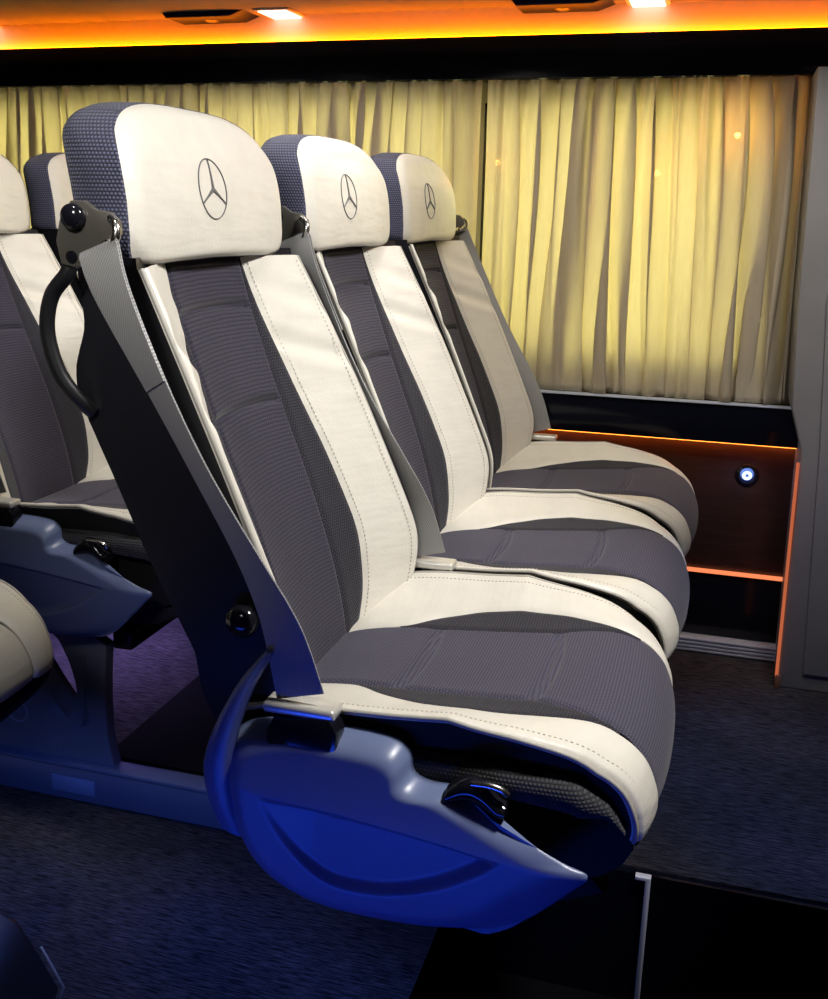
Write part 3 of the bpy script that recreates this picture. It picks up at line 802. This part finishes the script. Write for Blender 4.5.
# ------------------------------------------------------------------ seats
def add_seat(loc, label, group, cover=False, belt='near', plain_cushion=False, shift=0):
    T = empty('bus_seat', loc); tag(T, label, 'seat', group)
    hd = link('headrest', M['head_band'], T); hd['label'] = 'navy mesh sides'
    hf = link('headrest_face', M['head_front'], hd); hf['label'] = 'cream leather face'
    e = link('emblem_ring', M['emb_ring'], hd, (0, shift, 0)); e['label'] = 'thin dark circle of the star emblem'
    s_ = link('emblem_star', M['emb_star'], hd, (0, shift, 0)); s_['label'] = 'three pointed star inside the emblem circle'
    bk = link('backrest', M['shell'], T); bk['label'] = 'black plastic shell'
    o = link('backrest_insert', M['insert'], bk); o['label'] = 'ribbed dark grey knit centre'
    for q in ('near', 'far'):
        link('mesh_strip', M['mesh_'+q], bk)
        o = link('leather_bolster', M['lea_'+q], bk); o['label'] = 'cream leather bolster'
        link('piping', M['pipe_'+q], bk)
    link('stitching', M['st_far'], bk); link('stitching', M['st_far2'], bk)
    cu = link('cushion', M['c_core'], T); cu['label'] = 'black cushion base'
    o = link('cushion_insert', M['c_insert_cream' if plain_cushion else 'c_insert'], cu); o['label'] = 'cream leather centre' if plain_cushion else 'dark grey quilted fabric centre'
    for q in ('near', 'far'):
        link('mesh_strip', M['c_mesh_'+q+('_cream' if plain_cushion else '')], cu)
        o = link('leather_bolster', M['c_lea_'+q], cu); o['label'] = 'cream leather bolster'
        link('piping', M['c_pipe_'+q], cu); link('side_band', M['c_side_'+q], cu); link('stitching', M['c_st_'+q], cu)
    if not plain_cushion: link('seat_pan', M['pan'], T)
    B = {'far': BF, 'near': BN, 'slim': BM, None: None}[belt]
    if B:
        bl = link('seat_belt', B['belt'], T); bl['label'] = 'grey webbing'
        link('sewn_fold', B['belt_sewn'], bl)
        br = link('belt_bracket', B['bracket'], T)
        link('bracket_hook', B['hook'], br); link('knob', B['knob'], br); link('screw', B['screw'], br)
        link('belt_anchor', B['anchor'], T); o = link('anchor_plate', B['plate'], T); o['label'] = 'satin chrome plate'
    if cover:
        link('grab_handle', B['handle'], T)
        c = link('side_cover', M['cover'], T); c['label'] = 'blue moulded plastic side cover with leaf shaped recess'
        link('cover_rim', M['rim'], c)
        l = link('recline_lever', M['lever'], T); link('lever_tip', M['lever_tip'], l)
        link('pivot_cap', M['pivot'], T)
    return T
S = .46
GF, GR = 'front row of three bus seats', 'rear row of bus seats'
s1 = add_seat((0, 0, 0), 'nearest large bus seat with cream and dark upholstery and blue side cover', GF, True)
s2 = add_seat((0, S, 0), 'middle bus seat of the three in the front row', GF, belt='slim', shift=-.014)
s3 = add_seat((0, 2*S, 0), 'shaded bus seat beside the curtain in the front row', GF, belt='far', shift=-.018)
RX, RY = -.776, .522
r1 = add_seat((RX, RY, 0), 'rear bus seat with blue side cover at the left edge', GR, True)
r2 = add_seat((RX, RY+.455, 0), 'rear bus seat by the curtain, only its navy headrest side and cushion showing', GR, belt=None)
a1 = add_seat((-.797, -.213, 0), 'single aisle seat whose cream cushion nose enters at the left edge', 'single aisle seats', plain_cushion=True)

# frames carrying the rows
def row_frame(x, y0, y1, yped, label, emblem):
    F_ = empty('bench_frame', (x, yped+.1825, 0)); tag(F_, label, 'frame', 'bench frames')
    c = yped+.1825
    for xx in (.0, .19):
        link('cross_beam', box('cross_beam', (xx-.018, y0-c, .215), (xx+.018, y1-c, .2485), SHELL, .003), F_)
    pd = link('pedestal', PEDM, F_, (0, 0, 0))
    pd.location = (-.040 if emblem else 0, 0, .0)
    if emblem:
        RING = plain('silver_badge_rim', (.5, .5, .6), .35); R_ = .0205; cx_, cz_ = -.003, .056
        em = link('embossed_badge', tube('embossed_badge', [(cx_+R_*math.cos(2*PI*k/40), -.2005, cz_+R_*math.sin(2*PI*k/40)) for k in range(40)], .0017, RING, 8, True), pd)
        link('embossed_rib', tube('embossed_rib', catmull([(.152, -.2, .22), (.145, -.2, .14), (.138, -.2, .075), (.130, -.2, .048), (.119, -.2, .043), (.108, -.2, .052), (.085, -.2, .080), (.06, -.2, .115)], 8), .0018, PED, 8), pd)
        link('badge_letter', tube('badge_letter', catmull([(cx_-.010, -.2005, cz_+.013), (cx_-.010, -.2005, cz_-.004), (cx_-.007, -.2005, cz_-.011), (cx_-.002, -.2005, cz_-.008), (cx_-.002, -.2005, cz_+.013)], 5), .0016, PED, 8), em)
        link('badge_letter', tube('badge_letter', catmull([(cx_+.012, -.2005, cz_+.010), (cx_+.006, -.2005, cz_+.013), (cx_+.004, -.2005, cz_+.006), (cx_+.010, -.2005, cz_-.001), (cx_+.009, -.2005, cz_-.010), (cx_+.003, -.2005, cz_-.010)], 5), .0016, PED, 8), em)
    return F_
f1 = row_frame(0.0, -.18, 1.19, .345+.0, 'dark steel frame under the front row of seats', False)
f2 = row_frame(RX, RY-.20, 1.19, .345+.0, 'silver blue pedestal frame with oval opening under the rear seats', True)
# aisle seat foot
A_ = empty('pedestal_base', (-.797, -.213, 0)); tag(A_, 'black pedestal foot of the aisle seat in the bottom left corner', 'seat pedestal')
link('column', prism('column', [(-.02, -.06), (.12, -.06), (.08, .296), (-.04, .296)], -.10, .06, SHELL, .012), A_)
ft = link('foot', prism('foot', [(-.10, ZA), (.375, ZA), (.396, -.049), (.365, .007), (.338, .047), (.295, .063), (.10, .070), (-.10, .070)], -.18, .065, SHELL, .012), A_)
link('foot_edge', tube('foot_edge', [(.380, .066, ZA+.006), (.397, .066, -.049), (.367, .066, .007)], .0018, ALU, 8), ft)

# rubber mat below the front row
mt_ = link('rubber_mat', prism('rubber_mat', [(-.66, 0), (.20, 0), (.20, .006), (-.66, .006)], .362, 1.21, MATB, .001), None, (0, 0, ZP))
tag(mt_, 'black rubber mat on the platform below the front seats', 'mat')
